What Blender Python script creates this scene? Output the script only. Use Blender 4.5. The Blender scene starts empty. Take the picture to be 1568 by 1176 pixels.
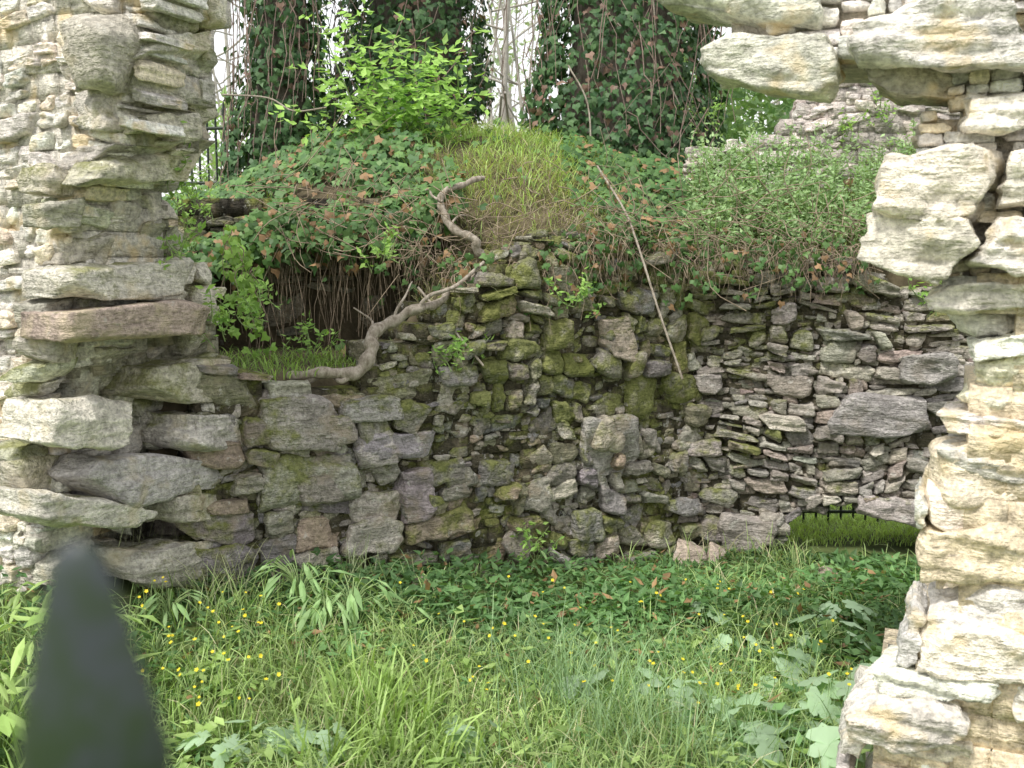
import bpy, math, numpy as np
from mathutils import Vector
rng=np.random.default_rng(7)
F=1524.0; H=2.1; TH=math.atan(188/F); CT,ST=math.cos(TH),math.sin(TH)
def ray(px,py):
    a=(px-784)/F; b=(588-py)/F
    return np.array([a,CT+b*ST,-ST+b*CT])
CAM=np.array([0,0,H])
def P(px,py,Y):
    d=ray(px,py); return CAM+d*(Y/d[1])
def proj(p):
    q=p-CAM; x=q[...,0]; y=q[...,1]*CT-q[...,2]*ST; z=q[...,1]*ST+q[...,2]*CT
    return 784+F*x/y, 588-F*z/y
def hitplane(px,py,O,n):
    d=ray(px,py); t=np.dot(O-CAM,n)/np.dot(d,n); return CAM+d*t
def nz(v): return v/np.maximum(np.linalg.norm(v,axis=-1,keepdims=True),1e-9)
def sm(x): x=np.clip(x,0,1); return x*x*(3-2*x)
def hsh(i,j,k):
    v=np.sin(i*127.1+j*311.7+k*74.7)*43758.5453; return v-np.floor(v)
def vn(p):
    i=np.floor(p); f=p-i; f=f*f*(3-2*f)
    X,Y,Z=i[...,0],i[...,1],i[...,2]; u,v,w=f[...,0],f[...,1],f[...,2]
    r=0
    for a in (0,1):
        for b in (0,1):
            for c in (0,1):
                r=r+hsh(X+a,Y+b,Z+c)*(u if a else 1-u)*(v if b else 1-v)*(w if c else 1-w)
    return r
class Acc:
    def __init__(s): s.v=[];s.c=[];s.f={};s.n=0
    def add(s,v,f,c):
        v=np.asarray(v,float); f=np.asarray(f,int)
        s.v.append(v); c=np.asarray(c,float)
        if c.ndim==1: c=np.tile(c,(len(v),1))
        s.c.append(c); s.f.setdefault(f.shape[1],[]).append(f+s.n); s.n+=len(v)
def build(name,acc,mat,smooth=True,parent=None):
    me=bpy.data.meshes.new(name); V=np.concatenate(acc.v); C=np.concatenate(acc.c)
    me.vertices.add(len(V)); me.vertices.foreach_set('co',V.ravel().astype(np.float32))
    loops=[];st=[];tot=[];o=0
    for k,fl in acc.f.items():
        f=np.concatenate(fl); loops.append(f.ravel()); st.append(o+np.arange(len(f))*k); tot.append(np.full(len(f),k)); o+=f.size
    loops=np.concatenate(loops);st=np.concatenate(st);tot=np.concatenate(tot)
    me.loops.add(len(loops)); me.loops.foreach_set('vertex_index',loops.astype(np.int32))
    me.polygons.add(len(st)); me.polygons.foreach_set('loop_start',st.astype(np.int32)); me.polygons.foreach_set('loop_total',tot.astype(np.int32))
    me.polygons.foreach_set('use_smooth',np.full(len(st),smooth))
    me.update(calc_edges=True); me.validate()
    ca=me.color_attributes.new('Col','FLOAT_COLOR','POINT'); ca.data.foreach_set('color',C.ravel().astype(np.float32))
    me.materials.append(mat)
    ob=bpy.data.objects.new(name,me); bpy.context.scene.collection.objects.link(ob)
    if parent: ob.parent=parent
    return ob
def empty(name):
    e=bpy.data.objects.new(name,None); bpy.context.scene.collection.objects.link(e); return e
def tubes(name,paths,mat,parent=None,res=2,smooth=True):
    cu=bpy.data.curves.new(name,'CURVE'); cu.dimensions='3D'; cu.bevel_depth=1.0; cu.bevel_resolution=res; cu.use_fill_caps=True
    for pts,rad in paths:
        s=cu.splines.new('POLY'); n=len(pts); s.points.add(n-1)
        s.points.foreach_set('co',np.c_[np.asarray(pts),np.ones(n)].ravel().astype(np.float32))
        r=np.full(n,rad) if np.isscalar(rad) else np.asarray(rad)
        s.points.foreach_set('radius',r.astype(np.float32)); s.use_smooth=smooth
    cu.materials.append(mat)
    ob=bpy.data.objects.new(name,cu); bpy.context.scene.collection.objects.link(ob)
    if parent: ob.parent=parent
    return ob
def catmull(p,n=8):
    p=np.asarray(p,float); q=np.vstack([2*p[0]-p[1],p,2*p[-1]-p[-2]]); out=[]
    for i in range(1,len(q)-2):
        for t in np.linspace(0,1,n,endpoint=False):
            a,b,c,d=q[i-1],q[i],q[i+1],q[i+2]
            out.append(.5*((2*b)+(c-a)*t+(2*a-5*b+4*c-d)*t*t+(3*b-a-3*c+d)*t**3))
    out.append(p[-1]); return np.array(out)
# ---------------- materials
class NT:
    def __init__(s,name):
        s.m=bpy.data.materials.new(name); s.m.use_nodes=True; s.t=s.m.node_tree; s.t.nodes.clear()
        s.out=s.n('ShaderNodeOutputMaterial')
    def n(s,ty,ins=None,**kw):
        nd=s.t.nodes.new(ty)
        for k,v in kw.items(): setattr(nd,k,v)
        for k,v in (ins or {}).items():
            if hasattr(v,'is_output') : s.t.links.new(v,nd.inputs[k])
            else: nd.inputs[k].default_value=v
        return nd
    def math(s,op,a,b=0.0,clamp=False):
        return s.n('ShaderNodeMath',{0:a,1:b},operation=op,use_clamp=clamp).outputs[0]
    def noise(s,vec,sc,det=4,rough=.6):
        return s.n('ShaderNodeTexNoise',{'Vector':vec,'Scale':sc,'Detail':det,'Roughness':rough}).outputs['Fac']
    def rng(s,v,a,b,c=0.0,d=1.0):
        return s.n('ShaderNodeMapRange',{'Value':v,'From Min':a,'From Max':b,'To Min':c,'To Max':d}).outputs[0]
    def mix(s,f,a,b,bl='MIX'):
        nd=s.t.nodes.new('ShaderNodeMix'); nd.data_type='RGBA'; nd.blend_type=bl
        for i,v in ((0,f),(6,a),(7,b)):
            if hasattr(v,'is_output'): s.t.links.new(v,nd.inputs[i])
            else: nd.inputs[i].default_value=v
        return nd.outputs[2]
def C4(r,g,b): return (r,g,b,1)
def stone_mat(name,patch,patchamt,moss1,moss2,bump=.6,mossbias=0.0,lich=.5,dark=.5):
    N=NT(name); co=N.n('ShaderNodeTexCoord').outputs['Object']
    at=N.n('ShaderNodeAttribute',attribute_name='Col'); col=at.outputs['Color']; al=at.outputs['Alpha']
    mp=N.n('ShaderNodeMapping',{'Vector':co,'Scale':(3,3,14),'Rotation':(.12,.08,0)}).outputs[0]
    big=N.noise(co,3.2,2); fine=N.noise(co,40,3,.75); str_=N.noise(mp,3.5,4,.65); med=N.noise(co,11,4,.65)
    v=N.math('MULTIPLY',N.rng(str_,.3,.7,.72,1.25),N.rng(fine,.3,.7,.58,1.42))
    v=N.math('MULTIPLY',v,N.rng(big,.3,.7,.72,1.25))
    c=N.mix(1.0,col,N.n('ShaderNodeCombineColor',{0:v,1:v,2:v}).outputs[0],'MULTIPLY')
    pf=N.math('MULTIPLY',N.rng(N.noise(co,4.7,3),.54,.66),patchamt,True)
    c=N.mix(pf,c,patch)
    lf=N.math('MULTIPLY',N.rng(N.noise(co,15,3,.7),.60,.68),lich,True)
    c=N.mix(lf,c,C4(.62,.61,.56))
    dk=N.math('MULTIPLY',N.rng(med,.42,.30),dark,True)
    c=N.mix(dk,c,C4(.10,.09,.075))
    nzv=N.n('ShaderNodeSeparateXYZ',{0:N.n('ShaderNodeNewGeometry').outputs['Normal']}).outputs[2]
    m=N.math('ADD',N.math('MULTIPLY',med,.9),N.math('MULTIPLY',big,.9))
    m=N.math('ADD',m,N.math('MULTIPLY',al,.7)); m=N.math('ADD',m,N.math('MULTIPLY',nzv,.14))
    m=N.math('ADD',m,mossbias); mf=N.rng(m,1.06,1.30)
    mc=N.mix(N.rng(fine,.35,.65),moss1,moss2)
    c=N.mix(N.math('MULTIPLY',mf,.88),c,mc)
    hgt=N.math('ADD',N.math('MULTIPLY',str_,.8),N.math('MULTIPLY',fine,.6)); hgt=N.math('ADD',hgt,N.math('MULTIPLY',med,.8))
    hgt=N.math('ADD',hgt,N.math('MULTIPLY',mf,.5))
    b=N.n('ShaderNodeBump',{'Height':hgt,'Strength':bump,'Distance':.035}).outputs[0]
    bs=N.n('ShaderNodeBsdfPrincipled',{'Base Color':c,'Roughness':.9,'Specular IOR Level':.2,'Normal':b})
    N.t.links.new(bs.outputs[0],N.out.inputs[0]); return N.m
def leaf_mat(name,tr=.35,rough=.5,spec=.3):
    N=NT(name); at=N.n('ShaderNodeAttribute',attribute_name='Col').outputs['Color']
    bs=N.n('ShaderNodeBsdfPrincipled',{'Base Color':at,'Roughness':rough,'Specular IOR Level':spec})
    t=N.n('ShaderNodeBsdfTranslucent',{'Color':N.mix(1.0,at,C4(1.25,1.3,.6),'MULTIPLY')})
    mx=N.n('ShaderNodeMixShader',{0:tr,1:bs.outputs[0],2:t.outputs[0]})
    N.t.links.new(mx.outputs[0],N.out.inputs[0]); return N.m
def plain_mat(name,c1,c2,sc=12,rough=.85,bump=.4,metal=0.0,stretch=1.0,spec=.3):
    N=NT(name); co=N.n('ShaderNodeTexCoord').outputs['Object']
    mp=N.n('ShaderNodeMapping',{'Vector':co,'Scale':(1,1,stretch)}).outputs[0]
    n1=N.noise(mp,sc,4,.65); c=N.mix(N.rng(n1,.35,.65),c1,c2)
    ins={'Base Color':c,'Roughness':rough,'Metallic':metal,'Specular IOR Level':spec}
    if bump>.25: ins['Normal']=N.n('ShaderNodeBump',{'Height':n1,'Strength':bump,'Distance':.02}).outputs[0]
    bs=N.n('ShaderNodeBsdfPrincipled',ins)
    N.t.links.new(bs.outputs[0],N.out.inputs[0]); return N.m
MO1,MO2=C4(.115,.135,.03),C4(.23,.25,.065)
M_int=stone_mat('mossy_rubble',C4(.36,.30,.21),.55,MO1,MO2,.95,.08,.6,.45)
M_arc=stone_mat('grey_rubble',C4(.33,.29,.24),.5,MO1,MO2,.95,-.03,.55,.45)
M_front=stone_mat('pale_limestone',C4(.76,.61,.36),.75,C4(.38,.37,.2),C4(.5,.48,.3),.75,-.16,.3,.15)
M_back=stone_mat('pinkish_rubble',C4(.62,.52,.46),.5,C4(.14,.16,.06),C4(.24,.26,.1),.8,-.12,.4,.1)
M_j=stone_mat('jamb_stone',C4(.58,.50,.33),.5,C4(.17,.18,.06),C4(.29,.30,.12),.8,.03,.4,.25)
M_leaf=leaf_mat('leaf_green'); M_ivy=leaf_mat('ivy_leaf',.2,.5,.3)
M_earth=plain_mat('soil',C4(.06,.05,.03),C4(.14,.115,.07),9,.95,.8)
M_ground=plain_mat('grassy_soil',C4(.07,.10,.03),C4(.14,.18,.06),5,.95,.7)
M_bark=plain_mat('bark',C4(.09,.075,.06),C4(.20,.175,.145),30,.85,.8,0,.25)
M_root=plain_mat('root_bark',C4(.20,.17,.13),C4(.44,.39,.33),35,.85,.8,0,.5)
M_dry=plain_mat('dry_stems',C4(.18,.14,.10),C4(.42,.34,.25),20,.9,.2)
M_vine=plain_mat('vine_stems',C4(.17,.12,.10),C4(.34,.26,.22),20,.9,.2)
M_iron=plain_mat('painted_iron',C4(.012,.02,.014),C4(.03,.045,.03),30,.45,.15,.0,1,.5)
# ---------------- stones
def cubetpl(nx,ny,nzz):
    keys={};pts=[];fs=[]
    def vid(i,j,k):
        if (i,j,k) not in keys: keys[(i,j,k)]=len(pts); pts.append((2*i/nx-1,2*j/ny-1,2*k/nzz-1))
        return keys[(i,j,k)]
    for i in range(nx):
        for k in range(nzz):
            fs.append((vid(i,0,k),vid(i+1,0,k),vid(i+1,0,k+1),vid(i,0,k+1))); fs.append((vid(i,ny,k),vid(i,ny,k+1),vid(i+1,ny,k+1),vid(i+1,ny,k)))
    for j in range(ny):
        for k in range(nzz):
            fs.append((vid(0,j,k),vid(0,j,k+1),vid(0,j+1,k+1),vid(0,j+1,k))); fs.append((vid(nx,j,k),vid(nx,j+1,k),vid(nx,j+1,k+1),vid(nx,j,k+1)))
    for i in range(nx):
        for j in range(ny):
            fs.append((vid(i,j,0),vid(i,j+1,0),vid(i+1,j+1,0),vid(i+1,j,0))); fs.append((vid(i,j,nzz),vid(i+1,j,nzz),vid(i+1,j+1,nzz),vid(i,j+1,nzz)))
    return np.array(pts),np.array(fs)
T0=cubetpl(6,2,4); T1=cubetpl(12,4,8); T2=cubetpl(22,6,14)
def stone(acc,Q,dv,col,moss=0,r=.16,amp=.10,strata=.012,tpl=None,chips=5):
    pts,fs=tpl or T1; p=pts.copy()
    c=np.clip(p,-(1-r),1-r); d=p-c; L=np.linalg.norm(d,axis=1,keepdims=True); p=c+np.where(L>0,d/np.maximum(L,1e-9)*np.minimum(L,r),0)
    for ci in range(chips):
        n=rng.normal(size=3); n[1]=-abs(n[1])*(rng.uniform(.0,.4) if ci%2 else rng.uniform(.3,1.4)); n/=np.linalg.norm(n); hh=np.abs(n).sum()*rng.uniform(.66,.92)
        p=p-np.maximum(p@n-hh,0)[:,None]*n
    u=(p[:,0:1]+1)/2; v=(p[:,2:3]+1)/2; w=(p[:,1:2]+1)/2
    Q=np.asarray(Q,float); bl,br,tr,tl=Q
    X=(bl*(1-u)+br*u)*(1-v)+(tl*(1-u)+tr*u)*v
    cen=Q.mean(0); X=X+(cen-X)*w*.15+w*dv
    e1=nz(br-bl); e3=nz(-dv); size=min(np.linalg.norm(tl-bl),np.linalg.norm(br-bl)); e2=nz(tl-bl)
    pp=np.sign(pts)*np.abs(pts)**5; n=nz(pp[:,0:1]*e1+pp[:,2:3]*e2-pp[:,1:2]*e3*1.0)
    sd=rng.uniform(0,100,3)
    D=(vn(X*(1.6/size)+sd)-.5)*2*amp*size+(vn(X*(4.5/size)+sd)-.5)*amp*size*.8
    S=np.stack([X@e1*3,X@e3*3,(X[:,2]+.12*(X@e1))*rng.uniform(28,45)],1)+sd
    D=D+(np.round(vn(S)*3)/3-.5)*2*strata*(1-np.abs(n[:,2]))
    X=X+n*D[:,None]
    acc.add(X,fs,np.append(col,moss))
def pick(pal):
    c=np.array(pal[rng.integers(len(pal))])*rng.uniform(.78,1.22); return c*(1+rng.normal(0,.02,3))
def rubble(acc,O,dr,n,s0,s1,z0,z1,hmax,wmax,pal,core,left=None,right=None,top=None,bot=None,moss=lambda s,z:0,offs=lambda z:0,
           depth=.3,offj=.03,wave=.05,mcH=(.32,.5),amp=.10,strata=.012,coredepth=.5,coreoff=-.06,r=.16,gap=.005,tpl=None,mask=None,docore=True,jit=.12,rot=.05,hf=(.4,1.25),chips=5):
    O=np.array([O[0],O[1],0.]);dr=np.array([dr[0],dr[1],0.]);n=np.array([n[0],n[1],0.])
    sd=rng.uniform(0,50)
    def W(s,z,o):
        a=vn(np.array([s*1.3+sd,z*1.3,3.1]))-.5; b=vn(np.array([s*3.4+sd,z*3.4,9.1]))-.5; c=vn(np.array([s*2.8+sd,z*2.8,19.1]))-.5
        return O+dr*(s+wave*1.3*c)+n*(o+offs(z))+np.array([0,0,z+wave*2*a+wave*1.1*b])
    def emit(a,b,c,d):
        sc,zc=(a+b)/2,(c+d)/2
        if left: a=max(a,left(zc)+rng.uniform(-.03,.03))
        if right: b=min(b,right(zc)+rng.uniform(-.03,.03))
        if b-a<.05: return
        sc=(a+b)/2
        if top:
            t=top(sc)+rng.uniform(-.02,.03); d=min(d,t)
        if bot: c=max(c,bot(sc))
        if d-c<.03: return
        if mask and not mask(sc,(c+d)/2): return
        o=rng.uniform(-offj,offj); g=gap; hh,ww=d-c,b-a; J_=lambda:rng.uniform(-jit,jit)*min(hh,ww,.25)
        tl=rng.uniform(-.12,.12)*min(hh,ww)
        if rng.random()<.06: o-=offj*2.5
        elif rng.random()<.06: o+=offj*1.3
        al=rng.normal(0,rot); mcs,mcz=(a+b)/2,(c+d)/2
        def R(s,z,oo):
            ds,dz=s-mcs,z-mcz; return W(mcs+ds-dz*al,mcz+dz+ds*al,oo)
        Q=[R(a+g+J_(),c+g+J_(),o+rng.uniform(-.015,.015)),R(b-g+J_(),c+g+J_(),o+rng.uniform(-.015,.015)),R(b-g+J_(),d-g+J_(),o-abs(tl)*.5),R(a+g+J_(),d-g+J_(),o-abs(tl)*.5+rng.uniform(-.012,.012))]
        stone(acc,Q,-n*depth,pick(pal),moss(sc,zc)+rng.uniform(-.25,.2),r=r*rng.uniform(.6,1.6),amp=amp,strata=strata,tpl=tpl,chips=chips)
    def split(a,b,c,d):
        h,w=d-c,b-a
        hm=hmax*rng.uniform(*hf); wm=wmax*rng.uniform(.5,1.3)
        if w>wm*1.9: t=rng.uniform(.3,.7)*w; split(a,a+t,c,d); split(a+t,b,c,d)
        elif h>hm: t=rng.uniform(.3,.7)*h; split(a,b,c,c+t); split(a,b,c+t,d)
        elif w>wm: t=rng.uniform(.35,.65)*w; split(a,a+t,c,d); split(a+t,b,c,d)
        else: emit(a,b,c,d)
    z=z0
    while z<z1:
        h=min(rng.uniform(*mcH),z1-z+.02); s=s0-rng.uniform(0,.3)
        while s<s1:
            w=min(rng.uniform(.8,1.6)*wmax,s1-s+.01); split(s,s+w,z,z+h); s+=w
        z+=h
    if not docore: return
    cc=np.append(core,.1); hz=.12; z=z0
    ss=np.arange(s0,s1,.12)
    while z<z1:
        for s in ss:
            sc=s+.06; zc=z+hz/2
            if left and sc<left(zc)+.12: continue
            if right and sc>right(zc)-.06: continue
            if top and zc>top(sc)-.06: continue
            if bot and z<bot(sc)+.06: continue
            if mask and not mask(sc,zc): continue
            fo=coreoff+rng.uniform(-.015,.015)
            A=[O+dr*a_+n*(o_+offs(zc))+np.array([0,0,b_]) for o_ in (fo,fo-coredepth) for a_,b_ in ((s-.003,z-.003),(s+.123,z-.003),(s+.123,z+hz+.003),(s-.003,z+hz+.003))]
            acc.add(A,[(0,1,2,3),(5,4,7,6),(4,0,3,7),(1,5,6,2),(3,2,6,7),(4,5,1,0)],cc)
        z+=hz
def chink(acc,O,dr,n,s0,s1,z0,z1,pal,off,**k):
    rubble(acc,O,dr,n,s0,s1,z0,z1,.09,.15,pal,(.1,.1,.1),offs=(lambda z:off) if not callable(off) else off,depth=.12,offj=.02,tpl=T0,docore=False,mcH=(.15,.25),gap=.0,strata=.004,**k)
PAL_F=[(.76,.73,.66),(.80,.77,.71),(.70,.67,.61),(.77,.69,.55),(.66,.64,.60),(.82,.80,.74)]  # pale stone, whitened further to put sunlit overexposure into the colour
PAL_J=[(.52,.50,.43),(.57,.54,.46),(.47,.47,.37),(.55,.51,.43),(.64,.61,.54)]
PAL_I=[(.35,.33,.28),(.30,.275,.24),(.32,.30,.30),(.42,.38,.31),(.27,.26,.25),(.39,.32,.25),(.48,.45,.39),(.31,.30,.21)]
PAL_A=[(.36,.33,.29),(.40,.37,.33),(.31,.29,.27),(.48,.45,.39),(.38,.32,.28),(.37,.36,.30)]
PAL_B=[(.68,.62,.57),(.72,.66,.61),(.64,.59,.55),(.70,.63,.58)]  # pinkish stone, lightened to put haze into the colour
# front wall plane
FO=np.array([-1.85,4.55]); FD=np.array([.9214,-.3886]); FN=np.array([-.3886,-.9214])
FO3=np.array([*FO,0]); FD3=np.array([*FD,0]); FN3=np.array([*FN,0])
def fsz(px,py,off=0):
    q=hitplane(px,py,FO3+FN3*off,FN3); return np.dot(q-FO3,FD3),q[2]
def prof(lst,fn=fsz):
    a=np.array([fn(*l) for l in lst]); o=np.argsort(a[:,1]); zs,ss=a[o,1],a[o,0]
    return lambda z: float(np.interp(z,zs,ss))
LE=prof([(250,-60),(235,0),(205,100),(205,190),(160,250),(135,330),(130,400),(112,470),(118,540),(75,600),(70,650),(95,720),(70,800),(55,880),(50,1000)])
fw=Acc()
rubble(fw,FO,FD,FN,-1.7,.6,.2,3.9,.13,.26,PAL_F,(.62,.59,.52),right=LE,depth=.3,offj=.025,wave=.06,amp=.15,coreoff=-.028,rot=.08,jit=.18,hf=(.6,1.3),chips=3)
# jamb
def jsz(px,py):
    e=LE(2.1-(py-400)*4.8/F)
    O=FO3+FD3*e; q=hitplane(px,py,O,FD3); return np.dot(q-O,-FN3),q[2]
JR=prof([(345,-40),(345,0),(338,100),(335,200),(295,270),(295,330),(300,390),(345,440),(350,520),(385,560),(400,620),(405,900)],jsz)
jw=Acc()
step={}
def joff(z):
    k=int(z/.2); 
    if k not in step: step[k]=rng.uniform(-.08,.05)
    return LE(z)+step[k]
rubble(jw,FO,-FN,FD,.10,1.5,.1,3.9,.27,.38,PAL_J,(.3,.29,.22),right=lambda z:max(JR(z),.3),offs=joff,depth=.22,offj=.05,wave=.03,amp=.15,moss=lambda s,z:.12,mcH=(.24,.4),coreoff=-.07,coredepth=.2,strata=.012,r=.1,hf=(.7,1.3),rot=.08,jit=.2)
def qstone(acc,quad,off,col,depth=.35,moss=0,tpl=T2,pl='f',**k):
    if pl=='f': Q=[hitplane(x,y,FO3+FN3*off,FN3) for x,y in quad]; dv=-FN3*depth
    else: 
        O=FO3+FD3*off; Q=[hitplane(x,y,O,FD3) for x,y in quad]; dv=-FD3*depth
    stone(acc,Q,dv,np.array(col),moss,tpl=tpl,**k)
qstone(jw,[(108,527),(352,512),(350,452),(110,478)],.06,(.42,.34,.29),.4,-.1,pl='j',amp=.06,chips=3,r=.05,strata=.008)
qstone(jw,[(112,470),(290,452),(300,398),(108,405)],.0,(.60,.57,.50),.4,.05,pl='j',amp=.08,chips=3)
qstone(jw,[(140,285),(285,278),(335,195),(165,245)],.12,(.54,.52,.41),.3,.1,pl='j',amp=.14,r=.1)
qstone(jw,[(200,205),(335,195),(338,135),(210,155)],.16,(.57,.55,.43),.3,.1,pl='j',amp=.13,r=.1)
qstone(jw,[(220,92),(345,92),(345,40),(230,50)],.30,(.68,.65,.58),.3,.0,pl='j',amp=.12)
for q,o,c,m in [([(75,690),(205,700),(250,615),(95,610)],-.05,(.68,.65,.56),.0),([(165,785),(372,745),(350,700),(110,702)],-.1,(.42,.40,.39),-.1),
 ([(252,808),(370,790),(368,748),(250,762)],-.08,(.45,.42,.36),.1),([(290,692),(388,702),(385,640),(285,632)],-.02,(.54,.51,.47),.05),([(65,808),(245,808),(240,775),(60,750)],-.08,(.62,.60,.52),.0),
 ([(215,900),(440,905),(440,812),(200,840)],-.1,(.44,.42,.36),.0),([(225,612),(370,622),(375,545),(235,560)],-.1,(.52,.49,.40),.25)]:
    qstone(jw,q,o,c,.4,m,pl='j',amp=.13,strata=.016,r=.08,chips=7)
# right part
RE=prof([(1445,428),(1425,445),(1467,485),(1480,560),(1440,620),(1414,690),(1412,760),(1402,850),(1405,900),(1380,960),(1366,1000),(1318,1040),(1292,1100),(1292,1176),(1280,1400)])
zr=fsz(1480,440)[1]
rubble(fw,FO,FD,FN,3.0,5.8,-.1,zr,.26,.52,PAL_F,(.78,.67,.49),left=RE,depth=.35,offj=.03,wave=.05,amp=.16,strata=.02,mcH=(.28,.5),coreoff=.004,coredepth=.7,tpl=T2,r=.09,hf=(.5,1.2),rot=.08,jit=.2,chips=6)
RS=[([(1068,114),(1275,152),(1330,45),(1052,52)],.05,(.64,.63,.54),.3),
([(1008,5),(1300,60),(1300,-30),(985,-45)],.0,(.62,.62,.53),.3),
([(1318,108),(1600,96),(1600,-25),(1290,8)],.12,(.78,.75,.69),.4),
([(1330,140),(1475,150),(1475,98),(1325,95)],.0,(.5,.47,.38),.3),
([(1455,206),(1600,190),(1600,128),(1468,135)],.08,(.74,.70,.62),.35),
([(1395,225),(1500,232),(1500,165),(1400,180)],-.12,(.56,.52,.45),.3),
([(1335,355),(1520,345),(1545,222),(1345,232)],.16,(.74,.68,.58),.35),
([(1300,392),(1440,445),(1530,325),(1318,318)],.14,(.70,.66,.56),.35),
([(1520,330),(1620,320),(1620,215),(1535,235)],.08,(.74,.70,.6),.35),
([(1480,420),(1620,420),(1620,330),(1505,345)],.12,(.76,.72,.65),.35),
([(1412,492),(1600,478),(1600,425),(1418,438)],.05,(.72,.68,.6),.35),
([(1400,1045),(1600,1065),(1600,950),(1385,960)],.06,(.78,.72,.61),.35),
([(1415,790),(1600,770),(1600,660),(1425,690)],.02,(.80,.70,.54),.35),
([(1408,890),(1600,900),(1600,790),(1415,800)],.03,(.80,.69,.5),.35),
([(1295,1150),(1480,1150),(1480,1080),(1300,1080)],.12,(.70,.66,.59),.4)]
for q,o,c,d in RS: qstone(fw,q,o,c,d,.0,amp=.15,strata=.022,chips=8,r=.07)
def corebox(acc,px0,py0,px1,py1,off,dep,col):
    Q=[hitplane(x,y,FO3+FN3*off,FN3) for x,y in ((px0,py1),(px1,py1),(px1,py0),(px0,py0))]
    Q=Q+[q-FN3*dep for q in Q]; acc.add(Q,[(0,1,2,3),(5,4,7,6),(4,0,3,7),(1,5,6,2),(3,2,6,7),(4,5,1,0)],np.append(col,.1))
corebox(fw,1120,-60,1900,90,-.10,.5,(.5,.45,.38)); corebox(fw,1475,80,1900,470,-.08,.5,(.5,.45,.38))
u0,v0=fsz(1475,470); u1,v1=fsz(1475,80)
chink(fw,FO,FD,FN,u0,5.,v0,v1,PAL_F,-.04,wave=.02)
a0,b0=fsz(1250,90); chink(fw,FO,FD,FN,a0,5.,b0,b0+.35,PAL_F,-.05,wave=.02)
s10=fsz(1620,200)[0]
rubble(fw,FO,FD,FN,s10,s10+1.9,zr,3.1,.16,.42,PAL_F,(.5,.45,.38),depth=.3,coredepth=.5,wave=.02)
rubble(fw,FO,FD,FN,3.1-.6,5.8,3.08,3.52,.2,.5,PAL_F,(.5,.45,.38),left=prof([(990,-50),(900,-300)]),depth=.3,coredepth=.5,wave=.02)
fwp=empty('ruined_front_wall_with_arch')
build('pale_masonry',fw,M_front,parent=fwp); build('jamb_stones',jw,M_j,parent=fwp)
# interior wall
J=np.array([-1.5,5.35]); Cc=np.array([1.33,7.1]); ID=(Cc-J)/np.linalg.norm(Cc-J); IN=np.array([ID[1],-ID[0]]); LI=np.linalg.norm(Cc-J)
I3=np.array([*J,0]); IN3=np.array([*IN,0]); ID3=np.array([*ID,0])
def isz(px,py): q=hitplane(px,py,I3,IN3); return np.dot(q-I3,ID3),q[2]
ITl=np.array([isz(*a) for a in [(200,570),(380,565),(480,590),(530,600),(560,560),(600,520),(640,505),(690,455),(740,430),(780,385),(850,355),(900,358),(960,385),(1070,400)]])
IT=lambda s: float(np.interp(s,ITl[:,0],ITl[:,1]))
iw=Acc()
def imoss(s,z): return .08+.24*sm((s-.7)/.8)*sm((z-.5)/.9)+.1*sm((.5-z)/.4)*(s>.3)
CI=(.10,.09,.06)
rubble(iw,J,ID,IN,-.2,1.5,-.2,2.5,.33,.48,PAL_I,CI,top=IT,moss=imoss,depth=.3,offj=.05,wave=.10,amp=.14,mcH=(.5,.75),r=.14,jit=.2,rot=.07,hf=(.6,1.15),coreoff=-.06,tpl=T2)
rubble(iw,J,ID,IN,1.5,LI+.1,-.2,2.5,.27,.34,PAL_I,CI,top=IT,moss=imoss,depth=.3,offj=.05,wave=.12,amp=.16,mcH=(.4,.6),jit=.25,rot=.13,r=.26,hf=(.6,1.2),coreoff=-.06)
chink(iw,J,ID,IN,-.2,LI+.1,-.2,2.5,PAL_I,-.05,top=lambda s:IT(s)-.03,moss=imoss,wave=.06,rot=.2,jit=.3)
for quad,c,m in [([(530,655),(620,650),(615,600),(525,612)],(.42,.40,.38),.1),([(545,712),(670,700),(680,660),(548,668)],(.38,.35,.37),-.05),([(400,790),(550,775),(548,690),(405,700)],(.44,.43,.37),.2),([(620,810),(672,790),(665,715),(612,722)],(.38,.33,.34),-.1),([(405,690),(530,690),(515,600),(400,612)],(.40,.37,.34),.1),([(930,545),(985,560),(970,480),(915,490)],(.48,.41,.34),.0),([(895,730),(985,745),(975,640),(900,640)],(.42,.40,.37),.05)]:
    stone(iw,[hitplane(x,y,I3+IN3*.045,IN3) for x,y in quad],-IN3*.3,np.array(c),m,tpl=T2,amp=.11,r=.1,chips=6)
build('rubble_retaining_wall',iw,M_int)
# arch wall
Dd=np.array([3.6,6.75]); AD=(Dd-Cc)/np.linalg.norm(Dd-Cc); AN=np.array([AD[1],-AD[0]]); A3=np.array([*Cc,0]);AN3=np.array([*AN,0]);AD3=np.array([*AD,0])
def asz(px,py): q=hitplane(px,py,A3,AN3); return np.dot(q-A3,AD3),q[2]
arcl=np.array([asz(*a) for a in [(1150,880),(1172,838),(1206,797),(1262,772),(1330,776),(1400,806),(1470,850),(1480,880)]])
arcz=lambda s: float(np.interp(s,arcl[:,0],arcl[:,1],left=-9,right=-9))
ATl=np.array([asz(*a) for a in [(1060,400),(1150,390),(1300,395),(1380,430),(1480,440)]]); AT=lambda s: float(np.interp(s,ATl[:,0],ATl[:,1]))
aw=Acc()
amoss=lambda s,z:.28*sm((.9-s)/.9)+.22*sm((z-1.2)/.6)-.0
ab=lambda s:arcz(s)+(.03 if arcz(s)>-5 else 0)
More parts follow.
